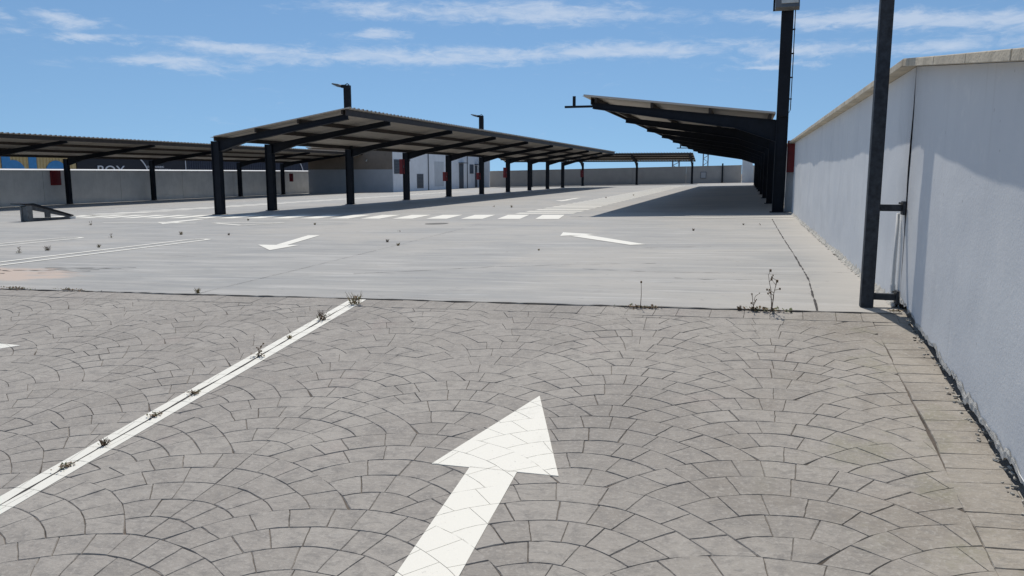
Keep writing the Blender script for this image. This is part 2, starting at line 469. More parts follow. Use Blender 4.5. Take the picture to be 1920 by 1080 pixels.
# joints and cracks in the deck
strip([(-12, yb(-12)), (-9, yb(-9) - .008), (-6, yb(-6) - .008), (-3, yb(-3) - .008), (0, yb(0) - .008), (1.05, yb(1.05) - .008)], .026, 'expansion_joint', 'dark_joint', deck, .004, 11, .8, zf=lambda x, y: S * x)
strip([(.52, 5.68), (.585, 7.4), (.585, 9.6), (.57, 12.5), (.57, 17)], .011, 'expansion_joint', 'dark_joint', deck, .004, 5, .9)
strip([(-4.63, 5.7), (-4.72, 7.2), (-4.95, 10.4), (-5.4, 15.6)], .0045, 'expansion_joint', 'dark_joint', deck, .004, 6, .9)
strip([(-1.6, 7.9), (-.9, 7.75), (-.1, 7.72), (.45, 7.7)], .008, 'crack', 'dark_joint', deck, .004, 8, .9)
for i, (ax, ay, bx, by) in enumerate(((-3.9, 7.2, -2.6, 8.0), (-2.6, 8.0, -.9, 8.5), (-.6, 7.3, .1, 7.25), (-8.1, 7.25, -7.0, 7.3), (-8.3, 7.0, -7.2, 7.18), (-7.9, 7.12, -6.9, 7.42), (-7.7, 6.8, -7.2, 7.05), (-9.3, 7.2, -8.2, 6.9), (-9.6, 6.4, -8.0, 6.25), (-9.2, 6.7, -8.1, 6.72), (.62, 7.9, 1.0, 7.86), (-2.1, 10.2, -.4, 10.6))):
    mx, my = (ax + bx) / 2 + R.uniform(-.1, .1), (ay + by) / 2 + R.uniform(-.06, .06)
    strip([(ax, ay), (mx, my), (bx, by)], .014 if 3 <= i < 10 else .007, 'crack', 'dark_joint', deck, .004, 20 + i, 1.3)

# painted marks on the deck
def flat(name, polys, label, group=None, m='white_paint', lift=.005, cat='road marking'):
    b = MB()
    for p in polys: b.poly([(x, y, S * x + lift) for x, y in (p if area(p) > 0 else p[::-1])])
    return tag(b.build(name, m, recalc=False), label, cat, group)
def quad(p, q, w):
    p, q = Vector(p), Vector(q); d = (q - p).normalized(); n = Vector((-d.y, d.x)) * w / 2
    return [tuple(p + n), tuple(p - n), tuple(q - n), tuple(q + n)]
flat('painted_arrow', [[(-7.36, 10.50), (-6.55, 9.62), (-6.58, 10.44)], [(-7.02, 10.49), (-6.80, 10.46), (-7.40, 12.46), (-7.64, 12.44)]],
     'white arrow on the deck with its head towards the cobbled ramp')
flat('painted_arrow', [[(-3.02, 13.17), (-2.88, 12.35), (-2.33, 12.70)], [(-2.72, 12.36), (-2.50, 12.62), (-1.30, 10.84), (-1.50, 10.74)]],
     'white arrow on the deck slanting away left in front of the shaded right shelter')
flat('painted_arrow', [[(-7.05, 30.4), (-7.6, 31.6), (-6.95, 31.9)], [(-7.35, 31.7), (-7.12, 31.8), (-7.2, 35.0), (-7.45, 35.0)]], 'small faint white arrow far off between the two long shelters')
flat('painted_arrow', [[(-14.0, 16.05), (-14.95, 16.95), (-14.05, 17.05)], [(-14.7, 16.9), (-14.35, 16.95), (-14.45, 18.3), (-14.85, 18.3)]], 'thin white arrow on the deck left of the give way triangle')
flat('painted_line', [quad((-16.6, 16.78), (-13.3, 16.45), .13)], 'white stop line across the foot of the thin arrow on the deck')
t0 = [(-12.85, 16.5), (-10.75, 16.42), (-11.25, 15.45)]
flat('painted_triangle', [quad(t0[0], t0[1], .12), quad(t0[1], t0[2], .12), quad(t0[2], t0[0], .12)], 'hollow white give way triangle painted on the deck')
for lab, xa, xb, y0, y1 in (('nearer white hairpin line dividing two bays on the deck', -9.42, -9.02, 6.4, 11.55), ('farther white hairpin line dividing two bays on the deck', -12.62, -12.10, 8.6, 11.85)):
    xm = (xa + xb) / 2; rr = (xb - xa) / 2; arc = [(xm - rr * math.cos(a), y1 - rr + rr * math.sin(a)) for a in [math.pi * i / 8 for i in range(9)]]
    path = [(xa, y0)] + arc + [(xb, y0)]
    flat('painted_line', [quad(path[i], path[i + 1], .10) for i in range(len(path) - 1)], lab)
def crossing(label, bars, m='white_paint'):
    t = thing('zebra_crossing', (bars[0][0][0], bars[0][0][1], S * bars[0][0][0]), label, 'crossing')
    for p in bars:
        b = MB(); b.poly([(x, y, S * x + .005) for x, y in (p if area(p) > 0 else p[::-1])]); b.build('stripe', m, t, recalc=False)
bars = []
for i in range(19):
    x = -4.10 - .975 * i; yy = 17.42 + .125 * (-4.1 - x)
    bars.append([(x, yy), (x - .58, yy + .05), (x - .90, yy + 2.0), (x - .30, yy + 1.95)])
crossing('long row of white zebra bars across the deck in front of the two shelters', bars)
bars = []
for i in range(46):
    yy = 20.15 + 1.09 * i; d = -.012 * (yy - 20); bars.append([(-5.98 + d, yy), (-4.32 + d, yy - .15), (-4.32 + d, yy + .40), (-5.98 + d, yy + .55)])
crossing('zebra walkway running away along the shaded edge of the right shelter', bars)
bars = []
for i in range(34):
    yy = 20.9 + 1.09 * i; bars.append([(-22.4, yy), (-20.75, yy - .15), (-20.75, yy + .40), (-22.4, yy + .55)])
crossing('zebra walkway running away between the left and middle shelters', bars)
flat('painted_line', [quad((-1.75, 18.0), (1.0, 17.0), .13), quad((-1.3, 18.45), (1.02, 17.75), .13)], 'pair of white lines beside the foot of the right wall')
flat('painted_line', [quad((-26.2, 21), (-26.2, 58), .12), quad((-28.5, 62), (-22.5, 62), .12)], 'long white line in front of the white building')
cs = [(-6.5 + .26 * math.cos(a), 15.85 + .26 * math.sin(a)) for a in [math.pi * i / 12 for i in range(24)]]
flat('manhole_cover', [cs], 'round dark manhole cover in the deck below the zebra bars', m='iron', lift=.006, cat='manhole cover')

# ------------------------------------------------------------------ right hand parapet
def wall_face(b, y0, y1, top, foot, x, dy=.06, dz=.06, seed=0., amp=.012, ragged=None, mi=0):
    """rendered face in the plane x, hand trowelled (slightly uneven), from foot(y) to top(y)"""
    ny = max(1, int((y1 - y0) / dy)); nz = 34; s = len(b.v)
    for i in range(ny + 1):
        y = y0 + (y1 - y0) * i / ny; zb = foot(y) + (ragged(y) if ragged else 0); zt = top(y)
        for j in range(nz + 1):
            z = zb + (zt - zb) * j / nz
            q = Vector((y * .9, z * 1.4, seed)); q2 = Vector((y * 3.1, z * 3.6, seed + 5))
            e = amp * (noise.noise(q) * 1.1 + .45 * noise.noise(q2))
            e *= min(1, (zt - z) / .15 + .15)
            b.v.append((x + e, y, z))
    for i in range(ny):
        for j in range(nz):
            a = s + i * (nz + 1) + j; b.f.append((a, a + 1, a + nz + 2, a + nz + 1)); b.mi.append(mi)
JY = 5.875
HW = 1.668
wt = lambda y: HW
rt_ = lambda y: HW + T * (y - JY)
# wall on the deck
w = thing('parapet_wall', (XW, 12, 0), 'long white rendered wall with stone coping on the right of the deck', 'wall')
b = MB(); wall_face(b, JY + .012, 19.2, wt, lambda y: S * XW, XW, .09, .06, 2., .008)
o = b.build('wall_face', 'white_render', w, smooth=True, recalc=False); 
b = MB(); b.box(XW + .03, XW + .26, JY + .012, 19.2, -.3, HW - .002)
b.build('wall_body', 'white_render', w)
b = MB(); b.box(XW + .16, XW + .36, 19.203, 84.5, -.3, HW - .004); b.build('wall_body', 'white_render', w)
b = MB()
yy = JY - .03
while yy < 84:
    y1 = min(yy + R.uniform(.95, 1.15), 84.4); dxx = R.uniform(-.004, .004)
    b.prism([(XW - .094 + dxx, HW + .003), (XW - .092 + dxx, HW + .052), (XW + .1, HW + .062), (XW + .33, HW + .052), (XW + .33, HW + .003)], 'y', yy, y1 - .006); yy = y1
b.build('coping', 'coping_stone', w, bevel=.004)
# thin dirty plinth edge and crumbs at the foot of the wall
def foot_debris(parent, y0, y1, n, zf, seed):
    rr = random.Random(seed); b = MB()
    for i in range(n):
        y = rr.uniform(y0, y1); x = XW - rr.uniform(.002, .05) ** 1; z = zf(x, y); s = rr.uniform(.003, .009)
        m = Matrix.Translation((x, y, z + s * .3)) @ Matrix.Rotation(rr.uniform(0, 6), 4, 'Z') @ Matrix.Rotation(rr.uniform(-.5, .5), 4, 'X')
        b.box(-s, s, -s * .7, s * .7, -s * .4, s * .4, rr.choice((0, 0, 0, 0, 1)), m)
    return b.build('flaked_plaster', ['broken_plaster', 'wall_core'], parent)
foot_debris(w, JY + .1, 16, 320, lambda x, y: S * x, 4)
def foot_fillet(parent, y0, y1, zf, seed, w0=.03, h0=.05):
    b = MB(); n = int((y1 - y0) / .04); s = 0
    for i in range(n + 1):
        y = y0 + (y1 - y0) * i / n; q = noise.noise(Vector((y * 6, seed, 0))); q2 = noise.noise(Vector((y * 19, seed, 3)))
        ww = max(.004, w0 * (1 + 1.2 * q + .5 * q2)); hh = max(.004, h0 * (1 + 1.1 * q2 + .6 * q))
        b.v += [(XW - ww, y, zf(XW, y) - .004), (XW - ww * .4, y, zf(XW, y) + hh * .4), (XW + .006, y, zf(XW, y) + hh)]
    for i in range(n):
        for j in range(2): b.f.append((3 * i + j, 3 * i + j + 1, 3 * i + j + 4, 3 * i + j + 3)); b.mi.append(0)
    return b.build('plinth_edge', 'broken_plaster', parent, recalc=False)
foot_fillet(w, JY + .05, 19.1, lambda x, y: S * x, 1.)
# wall on the ramp: render stops in a ragged edge over a dark gap
w = thing('parapet_wall', (XW, 3, -.3), 'white wall stepping down with the ramp, render broken away along its foot', 'wall')
def ragged(y): return max(.012, .052 + .035 * noise.noise(Vector((y * 4.3, 3, 1))) + .028 * noise.noise(Vector((y * 15, 1, 1)))) if y > 2.0 else .03
b = MB(); wall_face(b, -1.2, JY, rt_, lambda y: min(ramp_z(XW, y), S * XW), XW, .045, .05, 9., .007, ragged)
s0 = len(b.v); n = int((JY + 1.2) / .045)
for i in range(n + 1):
    y = -1.2 + (JY + 1.2) * i / n; z = min(ramp_z(XW, y), S * XW) + ragged(y); b.v += [(XW, y, z), (XW + .05, y, z + .012)]
for i in range(n): b.f.append((s0 + 2 * i, s0 + 2 * i + 1, s0 + 2 * i + 3, s0 + 2 * i + 2)); b.mi.append(0)
b.build('wall_face', 'white_render', w, smooth=False, recalc=False)
b = MB(); b.prism([(-1.2, HW + T * (-1.2 - JY) - .004), (JY, HW - .004), (JY, -.4), (-1.2, -1.4)], 'x', XW + .045, XW + .26); b.build('wall_body', 'wall_core', w)
b = MB(); yy = -1.2
while yy < JY - .05:
    y1 = min(yy + .68, JY - .034); dxx = R.uniform(-.004, .004)
    p = []
    for (xx, zz) in ((XW - .094 + dxx, .003), (XW - .092 + dxx, .052), (XW + .1, .062), (XW + .33, .052), (XW + .33, .003)): p.append((xx, zz))
    s = len(b.v)
    for yq in (yy, y1 - .006): b.v += [(xx, yq, rt_(yq) + zz) for xx, zz in p]
    b.f += [(s, s + 1, s + 2, s + 3, s + 4), (s + 9, s + 8, s + 7, s + 6, s + 5)] + [(s + i, s + 5 + i, s + 5 + (i + 1) % 5, s + (i + 1) % 5) for i in range(5)]; b.mi += [0] * 7
    yy = y1
b.build('coping', 'coping_stone', w, bevel=.004)
lip = MB(); n = int(7.0 / .022)
for i in range(n + 1):                # broken lip of the render above the gap
    y = -1.15 + 7.0 * i / n; zb = min(ramp_z(XW, y), S * XW) + ragged(y)
    q = noise.noise(Vector((y * 9, 5, 2))); q2 = noise.noise(Vector((y * 31, 5, 7))); q3 = noise.noise(Vector((y * 2.1, 8, 1)))
    k = max(0., min(1., .35 + 1.6 * q3)); hh = .004 + k * max(.0, .034 + .05 * q + .03 * q2); oo = .0015 + k * max(0., .007 + .011 * q2 + .006 * q)
    lip.v += [(XW - .004, y, zb + hh), (XW - oo, y + .004 * q2, zb + hh * .45), (XW - oo * .7, y, zb - .012 + .012 * q2), (XW + .012, y, zb - .008)]
for i in range(n):
    for j in range(3): lip.f.append((4 * i + j, 4 * i + j + 1, 4 * i + j + 5, 4 * i + j + 4)); lip.mi.append(0)
lip.build('broken_edge', 'pale_plaster', w, recalc=False)
b = MB(); rr = random.Random(12)
for i in range(80):                  # plaster flakes hanging in and lying before the gap
    y = rr.uniform(2.2, 5.6); x = XW - rr.uniform(-.02, .022); z = ramp_z(x, y); s = rr.uniform(.003, .010)
    m = Matrix.Translation((x, y, z + s * rr.uniform(.2, 1.6))) @ Matrix.Rotation(rr.uniform(0, 6), 4, 'Z') @ Matrix.Rotation(rr.uniform(-1, 1), 4, 'Y')
    b.box(-s * .5, s * .5, -s * 1.5, s * 1.5, -s * .4, s * .4, 0, m)
b.build('flaked_plaster', 'broken_plaster', w)
foot_debris(w, 2.0, 5.6, 60, ramp_z, 5)

# returns of the wall
def short_wall(x0, x1, y0, y1, z0, z1, label, m='white_render'):
    w = thing('parapet_wall', ((x0 + x1) / 2, y0, z0), label, 'wall')
    b = MB(); b.box(x0, x1, y0, y1, z0 - .2, z1); b.build('wall_body', m, w)
    b = MB(); b.box(x0 - .04, x1 + .04, y0 - .04, y1 + .04, z1 + .003, z1 + .06); b.build('coping', 'coping_stone', w)
short_wall(.955, 1.22, 20.2, 20.42, 0, 1.60, 'short white cross wall behind the red box by the right shelter')
short_wall(-.36, .66, 84.0, 84.25, 0, 2.3, 'plain white end wall at the far end of the right shelter')
short_wall(.67, 1.2, 84.0, 84.25, 0, 1.7, 'low white stub wall joining the far corner on the right', 'grey_render')
# far wall in bays
w = thing('parapet_wall', (-14, 85.4, -.3), 'long pale wall across the far end of the deck', 'wall')
b = MB(); x = -29.0
while x < -.4:
    x1 = min(x + 5.72, -.37); b.prism([(x + .012, S * x - .3), (x1 - .012, S * x1 - .3), (x1 - .012, 1.78 + .0215 * x1), (x + .012, 1.78 + .0215 * x)], 'y', 85.4, 85.62); x = x1
b.build('wall_body', 'far_render', w)
b = MB(); b.prism([(-29, 1.783 - .0215 * 29), (-.37, 1.783 - .0215 * .37), (-.37, 1.83 - .0215 * .37), (-29, 1.83 - .0215 * 29)], 'y', 85.36, 85.66); b.build('coping', 'coping_stone', w)
# left wall
w = thing('parapet_wall', (-38.9, 45, -.85), 'long grey wall standing in shade behind the left shelter', 'wall')
b = MB(); yy = 12
while yy < 66:
    y1 = min(yy + 5.8, 66); b.box(-39.1, -38.85, yy + .012, y1 - .012, -1.1, 1.13); yy = y1
b.build('wall_body', 'grey_render', w)
b = MB(); b.prism([(-39.2, 1.133), (-38.79, 1.133), (-38.79, 1.142), (-39.2, 1.215)], 'y', 12, 66); b.build('coping', 'white_render', w)

# ------------------------------------------------------------------ shelters
def frame_to_world(ox, oy, dirx, along):
    """local (u across the roof from the columns, t along the row, z) -> world"""
    if along == 'y': return lambda u, t, z: (ox + dirx * u, oy + t, z)
    return lambda u, t, z: (ox + t, oy + dirx * u, z)

def shelter(label, ox, oy, dirx, along, frames, t_end, zc, u_tip, sheet, rafter, col_w=.26, t_start=-.18, ground=None, rib=.28, extra=0, purlins=4, no_col=()):
    """single row of columns with haunched cantilever rafters, purlins and a ribbed sheet roof"""
    W = frame_to_world(ox, oy, dirx, along)
    t = thing('parking_shelter', W(0, frames[0], ground(0, frames[0])), label, 'carport')
    def pr(b, outline, t0, t1):
        n = len(outline); s = len(b.v)
        b.v += [W(u, t0, z) for u, z in outline] + [W(u, t1, z) for u, z in outline]
        b.f += [tuple(range(s, s + n)), tuple(range(s + 2 * n - 1, s + n - 1, -1))] + [(s + i, s + n + i, s + n + (i + 1) % n, s + (i + 1) % n) for i in range(n)]; b.mi += [0] * (n + 2)
    (u0, zs0), (u1, zs1) = sheet
    zs = lambda u: zs0 + (zs1 - zs0) * (u - u0) / (u1 - u0)
    h = col_w / 2
    for i, f in enumerate(frames):
        if i not in no_col:
            b = MB(); z0 = ground(0, f)
            # rolled section: two flanges and a web
            pr(b, [(-h, z0), (-h + .022, z0), (-h + .022, zc), (-h, zc)], f - .1, f + .1)
            pr(b, [(h - .022, z0), (h, z0), (h, zc), (h - .022, zc)], f - .1, f + .1)
            pr(b, [(-h + .022, z0), (h - .022, z0), (h - .022, zc - .004), (-h + .022, zc - .004)], f - .06, f + .06)
            pr(b, [(-h - .05, z0), (h + .05, z0), (h + .05, z0 + .016), (-h - .05, z0 + .016)], f - .15, f + .15)
            b.build('column', 'dark_steel', t)
        b = MB()
        low = rafter; up = [(u_tip, zs(u_tip) - .15), (h + .002, zs(h) - .15)]
        pr(b, low + up, f - .035, f + .035)
        # flanges proud of the web
        for j in range(len(low) - 1):
            (ua, za), (ub, zb) = low[j], low[j + 1]; pr(b, [(ua, za - .002), (ub, zb - .002), (ub, zb + .012), (ua, za + .012)], f - .09, f + .09)
        (ua, za), (ub, zb) = up[1], up[0]; pr(b, [(ua, za - .012), (ub, zb - .012), (ub, zb + .002), (ua, za + .002)], f - .09, f + .09)
        b.build('rafter', 'dark_steel', t)
    for k in range(purlins):
        u = u0 + .12 + (u_tip - .10 - u0 - .12) * k / (purlins - 1); b = MB()
        pr(b, [(u - .03, zs(u) - .146), (u + .03, zs(u) - .146), (u + .03, zs(u + .03) - .022), (u - .03, zs(u - .03) - .022)], t_start + .05, t_end - .05)
        b.build('purlin', 'purlin_steel', t)
    b = MB(); tt = t_start; prof = []
    while tt < t_end:                  # ribs running down the slope
        prof += [(tt, 0), (tt + rib * .52, 0), (tt + rib * .60, .055), (tt + rib * .86, .055), (tt + rib * .96, 0)]; tt += rib
    prof = [p for p in prof if p[0] <= t_end]; NS = 6
    s = 0
    for lay in (0, 1):
        for (pt, ph) in prof:
            for k in range(NS + 1):
                u = u0 + (u1 - u0) * k / NS; b.v.append(W(u, pt, zs(u) - .018 + ph + .004 * lay))
    L = len(prof); st = NS + 1
    for lay in (0, 1):
        for i in range(L - 1):
            for k in range(NS):
                a = lay * L * st + i * st + k; b.f.append((a, a + 1, a + st + 1, a + st)); b.mi.append(0)
    o = L * st
    for i in range(L - 1):
        for k in (0, NS): a = i * st + k; b.f.append((a, a + st, a + st + o, a + o)); b.mi.append(0)
    for i in (0, L - 1):
        for k in range(NS): a = i * st + k; b.f.append((a, a + 1, a + 1 + o, a + o)); b.mi.append(0)
    b.build('roof_sheet', 'roof_sheet', t)
    # edge angle along the high side
    b = MB(); pr(b, [(u_tip + .004, zs(u_tip) - .20), (u_tip + .03, zs(u_tip) - .20), (u_tip + .03, zs(u_tip) - .024), (u_tip + .004, zs(u_tip) - .024)], t_start + .05, t_end - .05)
    b.build('edge_channel', 'purlin_steel', t)
    return t

gd = lambda fx: fx
BAY = 5.78
mid_frames = [0, 2.89] + [2.89 + BAY * k for k in range(1, 9)]
mid = shelter('middle dark steel parking shelter with ribbed roof rising to the right', -16.21, 21.2, 1, 'y', mid_frames, 49.6, 1.975, 4.70,
        ((-.06, 2.10), (4.80, 2.885)), [(.13, 1.64), (1.17, 1.95), (4.70, 2.565)], .28, -.22, lambda u, t: S * -16.21)
rf = [5.72 * k for k in range(9)]
right = shelter('dark steel parking shelter along the right wall with roof rising to the left', .79, 20.0, -1, 'y', rf, 46.2, 2.30, 4.62,
        ((.16, 2.385), (4.86, 2.925)), [(.13, 1.72), (1.1, 2.06), (4.62, 2.60)], .27, -.22, lambda u, t: S * .79)
lf = [-5.9, 0.0, 6.85, 16.25, 22.2]
shelter('low dark parking shelter along the grey wall on the left', -38.2, 36.3, 1, 'y', lf, 25.6, 1.80, 6.35,
        ((-.12, 1.98), (6.5, 2.74)), [(.13, 1.42), (1.2, 1.72), (6.35, 2.44)], .28, -13.0, lambda u, t: S * -38.2)
ff = [-17.4, -11.6, -5.75, 0.0]
shelter('far dark parking shelter crossing the end of the deck', -5.35, 83.2, -1, 'x', ff, .35, 2.10, 4.3,
        ((-.3, 2.30), (4.4, 2.98)), [(.13, 1.62), (.9, 2.02), (4.3, 2.66)], .24, -20.6, lambda u, t: S * (-5.35 + t))

# bracket at the tip of two rafters of the right shelter
for y, lab in ((20.0, 'dark angle bracket sticking out from the front rafter tip of the right shelter'), (54.3, 'small dark angle bracket sticking out far along the right shelter')):
    t = thing('lamp_bracket', (-3.84, y, 2.65), lab, 'bracket')
    b = MB(); b.box(-4.57, -3.84, y - .03, y + .03, 2.635, 2.69); b.build('arm', 'dark_steel', t)
    b = MB(); b.box(-4.36, -4.29, y - .03, y + .03, 2.693, 2.93); b.build('upright', 'dark_steel', t)

# lamps on the columns
def street_lamp(y, label, ztop):
    t = thing('street_lamp', (-16.21, y, 1.98), label, 'lamp', 'street lamps above the middle shelter')
    b = MB(); b.box(-16.34, -16.08, y - .1, y + .1, 1.98, ztop); b.build('pole', 'dark_steel', t, bevel=.008)
    b = MB(); b.box(-16.46, -16.30, y - .05, y + .05, ztop - .10, ztop + .03); b.tube([(-16.30, y, ztop + .02), (-16.2, y, ztop + .07), (-16.12, y, ztop + .02)], .02)
    b.build('arm', 'dark_steel', t)
    m = Matrix.Translation((-16.46, y, ztop - .03)) @ Matrix.Rotation(math.radians(14), 4, 'Y')
    b = MB(); o = [(-.44, .0), (-.40, .035), (-.1, .06), (0, .04), (0, -.06), (-.1, -.06), (-.40, -.02)]
    n = len(o); s = 0
    b.v += [tuple(m @ Vector((x, -.13, z))) for x, z in o] + [tuple(m @ Vector((x, .13, z))) for x, z in o]
    b.f += [tuple(range(n)), tuple(range(2 * n - 1, n - 1, -1))] + [(i, n + i, n + (i + 1) % n, (i + 1) % n) for i in range(n)]; b.mi += [0] * (n + 2)
    b.build('lamp_head', 'lamp_housing', t, bevel=.008)
    b = MB(); b.box(-.36, -.12, -.1, .1, -.066, -.058, 0, m); b.build('lens', 'lamp_lens', t)
    b = MB(); b.tube([(-16.05, y - .02, 2.9), (-16.05, y - .02, ztop - .2), (-16.12, y, ztop + .01)], .014); b.build('conduit', 'galvanised_dark', t)
street_lamp(21.2 + 2.89 + BAY, 'nearer street lamp rising over the middle shelter roof', 4.62)
street_lamp(21.2 + 2.89 + 4 * BAY, 'farther street lamp rising over the middle shelter roof', 4.58)
t = thing('floodlight_mast', (.79, 20, 2.30), 'tall dark mast with a grey floodlight at the front column of the right shelter', 'floodlight')
b = MB(); b.box(.655, .925, 19.9, 20.1, 2.304, 4.76); b.build('pole', 'dark_steel', t, bevel=.006)
m = Matrix.Translation((.77, 19.88, 4.99)) @ Matrix.Rotation(math.radians(-28), 4, 'X')
b = MB(); b.box(-.27, .27, -.06, .08, -.26, .26, 0, m)
for k in range(6): b.box(-.24 + .09 * k, -.21 + .09 * k, .08, .13, -.22, .22, 0, m)
b.build('lamp_head', 'lamp_housing', t, bevel=.01)
b = MB(); b.box(-.135, .24, -.072, -.062, -.16, .21, 0, m); b.build('lens', 'lamp_lens', t)
b = MB(); b.box(.46, .50, 19.96, 20.02, 4.78, 5.06); b.box(1.02, 1.05, 19.96, 20.02, 4.78, 5.06); b.box(.46, 1.05, 19.96, 20.02, 4.762, 4.79); b.build('yoke', 'dark_steel', t)
b = MB(); b.tube([(.96, 19.95, 4.80), (.965, 19.95, 3.6), (.96, 19.95, 2.46), (.93, 19.95, 2.40)], .012)
for z in (2.7, 3.2, 3.75, 4.3): b.box(.925, .98, 19.93, 19.97, z, z + .03)
b.build('conduit', 'galvanised_dark', t)

# ------------------------------------------------------------------ red boxes
def red_box(x, y, z0, w, h, d, face, label):
    """face '-y' looks at the ramp, '+x' looks across the deck; (x,y) is the middle of the back"""
    t = thing('fire_hose_box', (x, y, z0), label, 'fire hose box', 'red fire hose boxes')
    def P(u, v, q): return (x + u, y - v, z0 + q) if face == '-y' else (x + v, y + u, z0 + q)
    def bx(b, u0, u1, v0, v1, q0, q1):
        a, c = P(u0, v0, q0), P(u1, v1, q1); b.box(min(a[0], c[0]), max(a[0], c[0]), min(a[1], c[1]), max(a[1], c[1]), a[2], c[2])
    b = MB(); bx(b, -w / 2, w / 2, 0, d - .02, 0, h); b.build('cabinet', 'red_box', t, bevel=.006)
    b = MB(); bx(b, -w / 2 + .012, w / 2 - .012, d - .018, d, .012, h - .012); dr = b.build('door', 'red_box', t, bevel=.004)
    b = MB(); bx(b, w / 2 - .06, w / 2 - .035, d + .002, d + .022, h * .42, h * .58); b.build('handle', 'frame_grey', dr)
red_box(1.09, 20.197, .985, .28, .76, .17, '-y', 'bright red box on the cross wall beside the floodlight mast')
red_box(-38.85, 36.0, .27, .62, .86, .16, '+x', 'dark red box on the shaded grey wall by a left shelter column')
cx = lambda k: 21.2 + 2.89 + BAY * k
for k, z0, h, lab in ((2, 1.02 - .0, .74, 'red box on the left of the fourth middle shelter column'), (3, .62, .52, 'small red box on the left of the fifth middle shelter column'),
                      (4, .66, .44, 'smallest red box beside the column under the farther street lamp'), (5, .75, .72, 'red box on the seventh middle shelter column before the far wall')):
    red_box(-16.40, cx(k) + .09, z0 - .1, .30, h, .17, '-y', lab)
red_box(-17.0, 83.1, .55, .32, .75, .18, '-y', 'dim red box on a far shelter column in shade')
red_box(-37.75, 59.2, .25, .3, .7, .18, '-y', 'dark box behind the left shelter column by the white building')

# ------------------------------------------------------------------ white building on the left
bd = thing('service_building', (-32.6, 61, -.7), 'white flat roofed building with dark doors and louvres behind the middle shelter', 'building')
b = MB(); b.box(-37.2, -29.0, 61.0, 83.0, -1.0, 1.29); b.build('lower_wall', 'grey_blue_render', bd)
b = MB(); b.box(-37.2, -29.0, 61.003, 83.0, 1.291, 3.15); b.build('upper_wall', 'beige_render', bd)
b = MB(); b.box(-28.997, -28.93, 60.98, 83.0, -1.0, 3.18); b.box(-29.0, -27.6, 83.003, 83.3, -1.0, 3.0); b.build('side_wall', 'blue_white_render', bd)
b = MB(); b.box(-37.3, -28.85, 60.9, 83.4, 3.184, 3.26); b.build('roof', 'coping_stone', bd)
XB = -28.928
def opening(name, y0, y1, z0, z1, m, slats=0, handle=False):
    b = MB(); b.box(XB - .03, XB + .02, y0, y1, z0, z1); o = b.build(name, m, bd)
    f = MB(); w = .05
    f.box(XB, XB + .035, y0 - w, y0 - .002, z0, z1 + w); f.box(XB, XB + .035, y1 + .002, y1 + w, z0, z1 + w); f.box(XB, XB + .035, y0 - .002, y1 + .002, z1 + .002, z1 + w); f.build('frame', 'frame_grey', o)
    if slats:
        f = MB()
        for k in range(slats): z = z0 + (z1 - z0) * (k + .5) / slats; f.box(XB + .022, XB + .05, y0 + .03, y1 - .03, z - .02, z + .015)
        f.build('slats', 'frame_grey', o)
    if handle:
        f = MB(); f.box(XB + .022, XB + .07, y0 + .08, y0 + .14, (z0 + z1) / 2 - .02, (z0 + z1) / 2 + .02); f.build('handle', 'lamp_housing', o)
opening('louvred_window', 61.15, 62.35, .92, 2.10, 'louvre_dark', 9)
opening('vent', 66.0, 67.35, -.40, .86, 'louvre_dark', 10)
opening('door', 77.0, 78.2, -.61, 1.93, 'louvre_dark', 0, True)
opening('window', 80.3, 81.4, .93, 1.88, 'louvre_dark')
opening('door', 82.0, 82.6, -.6, 1.75, 'louvre_dark', 0, True)
for y in (68.6, 79.4): b = MB(); b.tube([(XB + .05, y, -.63), (XB + .05, y, 3.1)], .045, 8); b.build('downpipe', 'frame_grey', bd)
b = MB(); b.box(XB, XB + .5, 76.8, 78.4, 2.02, 2.09); b.build('door_canopy', 'louvre_dark', bd)
b = MB(); b.box(XB, XB + .5, 81.8, 82.7, 1.9, 1.97); b.build('door_canopy', 'louvre_dark', bd)
b = MB(); b.box(XB, XB + .3, 63.6, 63.75, 2.25, 2.55); b.box(XB + .1, XB + .34, 63.55, 63.8, 2.0, 2.2); b.build('wall_lamp', 'lamp_housing', bd, bevel=.02)
b = MB(); b.box(XB + .001, XB + .012, 70.2, 72.6, -.3, 2.1); b.build('painted_panel', 'panel_grey', bd)
b = MB(); b.tube([(-31.35, 60.95, 2.1), (-31.35, 60.8, 2.1), (-31.35, 60.75, 1.98)], [.03, .03, .09], 10); b.build('wall_lamp', 'lamp_lens', bd)

# neighbouring premises behind the left wall
def ribbed_hall(label, x, y0, y1, z0, z1, m, pitch=.28, cat='building'):
    t = thing('warehouse', (x, (y0 + y1) / 2, z0), label, cat)
    b = MB(); b.box(x - 14, x - .06, y0, y1, z0, z1 - .05); b.build('body', m, t)
    o = [(y0, x - .06)]; y = y0
    while y < y1 - pitch: o += [(y, x), (y + pitch * .45, x), (y + pitch * .6, x - .05), (y + pitch * .9, x - .05)]; y += pitch
    o.append((y1, x - .06))
    b = MB(); n = len(o)
    for z in (z0, z1): b.v += [(xx, yy, z) for yy, xx in o]
    for i in range(n - 1): b.f.append((i, i + 1, n + i + 1, n + i)); b.mi.append(0)
    b.build('sheet_cladding', m, t); return t
yw = ribbed_hall('yellow ribbed hall with big blue letters behind the grey wall', -50, 22, 48.45, -1.9, 2.9, 'yellow_sheet')
PX = lambda y0, z0: (lambda u, w_, t_: (-49.97 + t_, y0 + u, z0 + w_))
b = MB()
def ring(b, yc, zc, ro, ri, n=40):
    for i in range(n):
        p = [(yc + q * math.cos(a * 2 * math.pi / n), zc + q * math.sin(a * 2 * math.pi / n)) for a, q in ((i, ri), (i, ro), (i + 1, ro), (i + 1, ri))]
        b.prism(p, 'x', -49.996, -49.96)
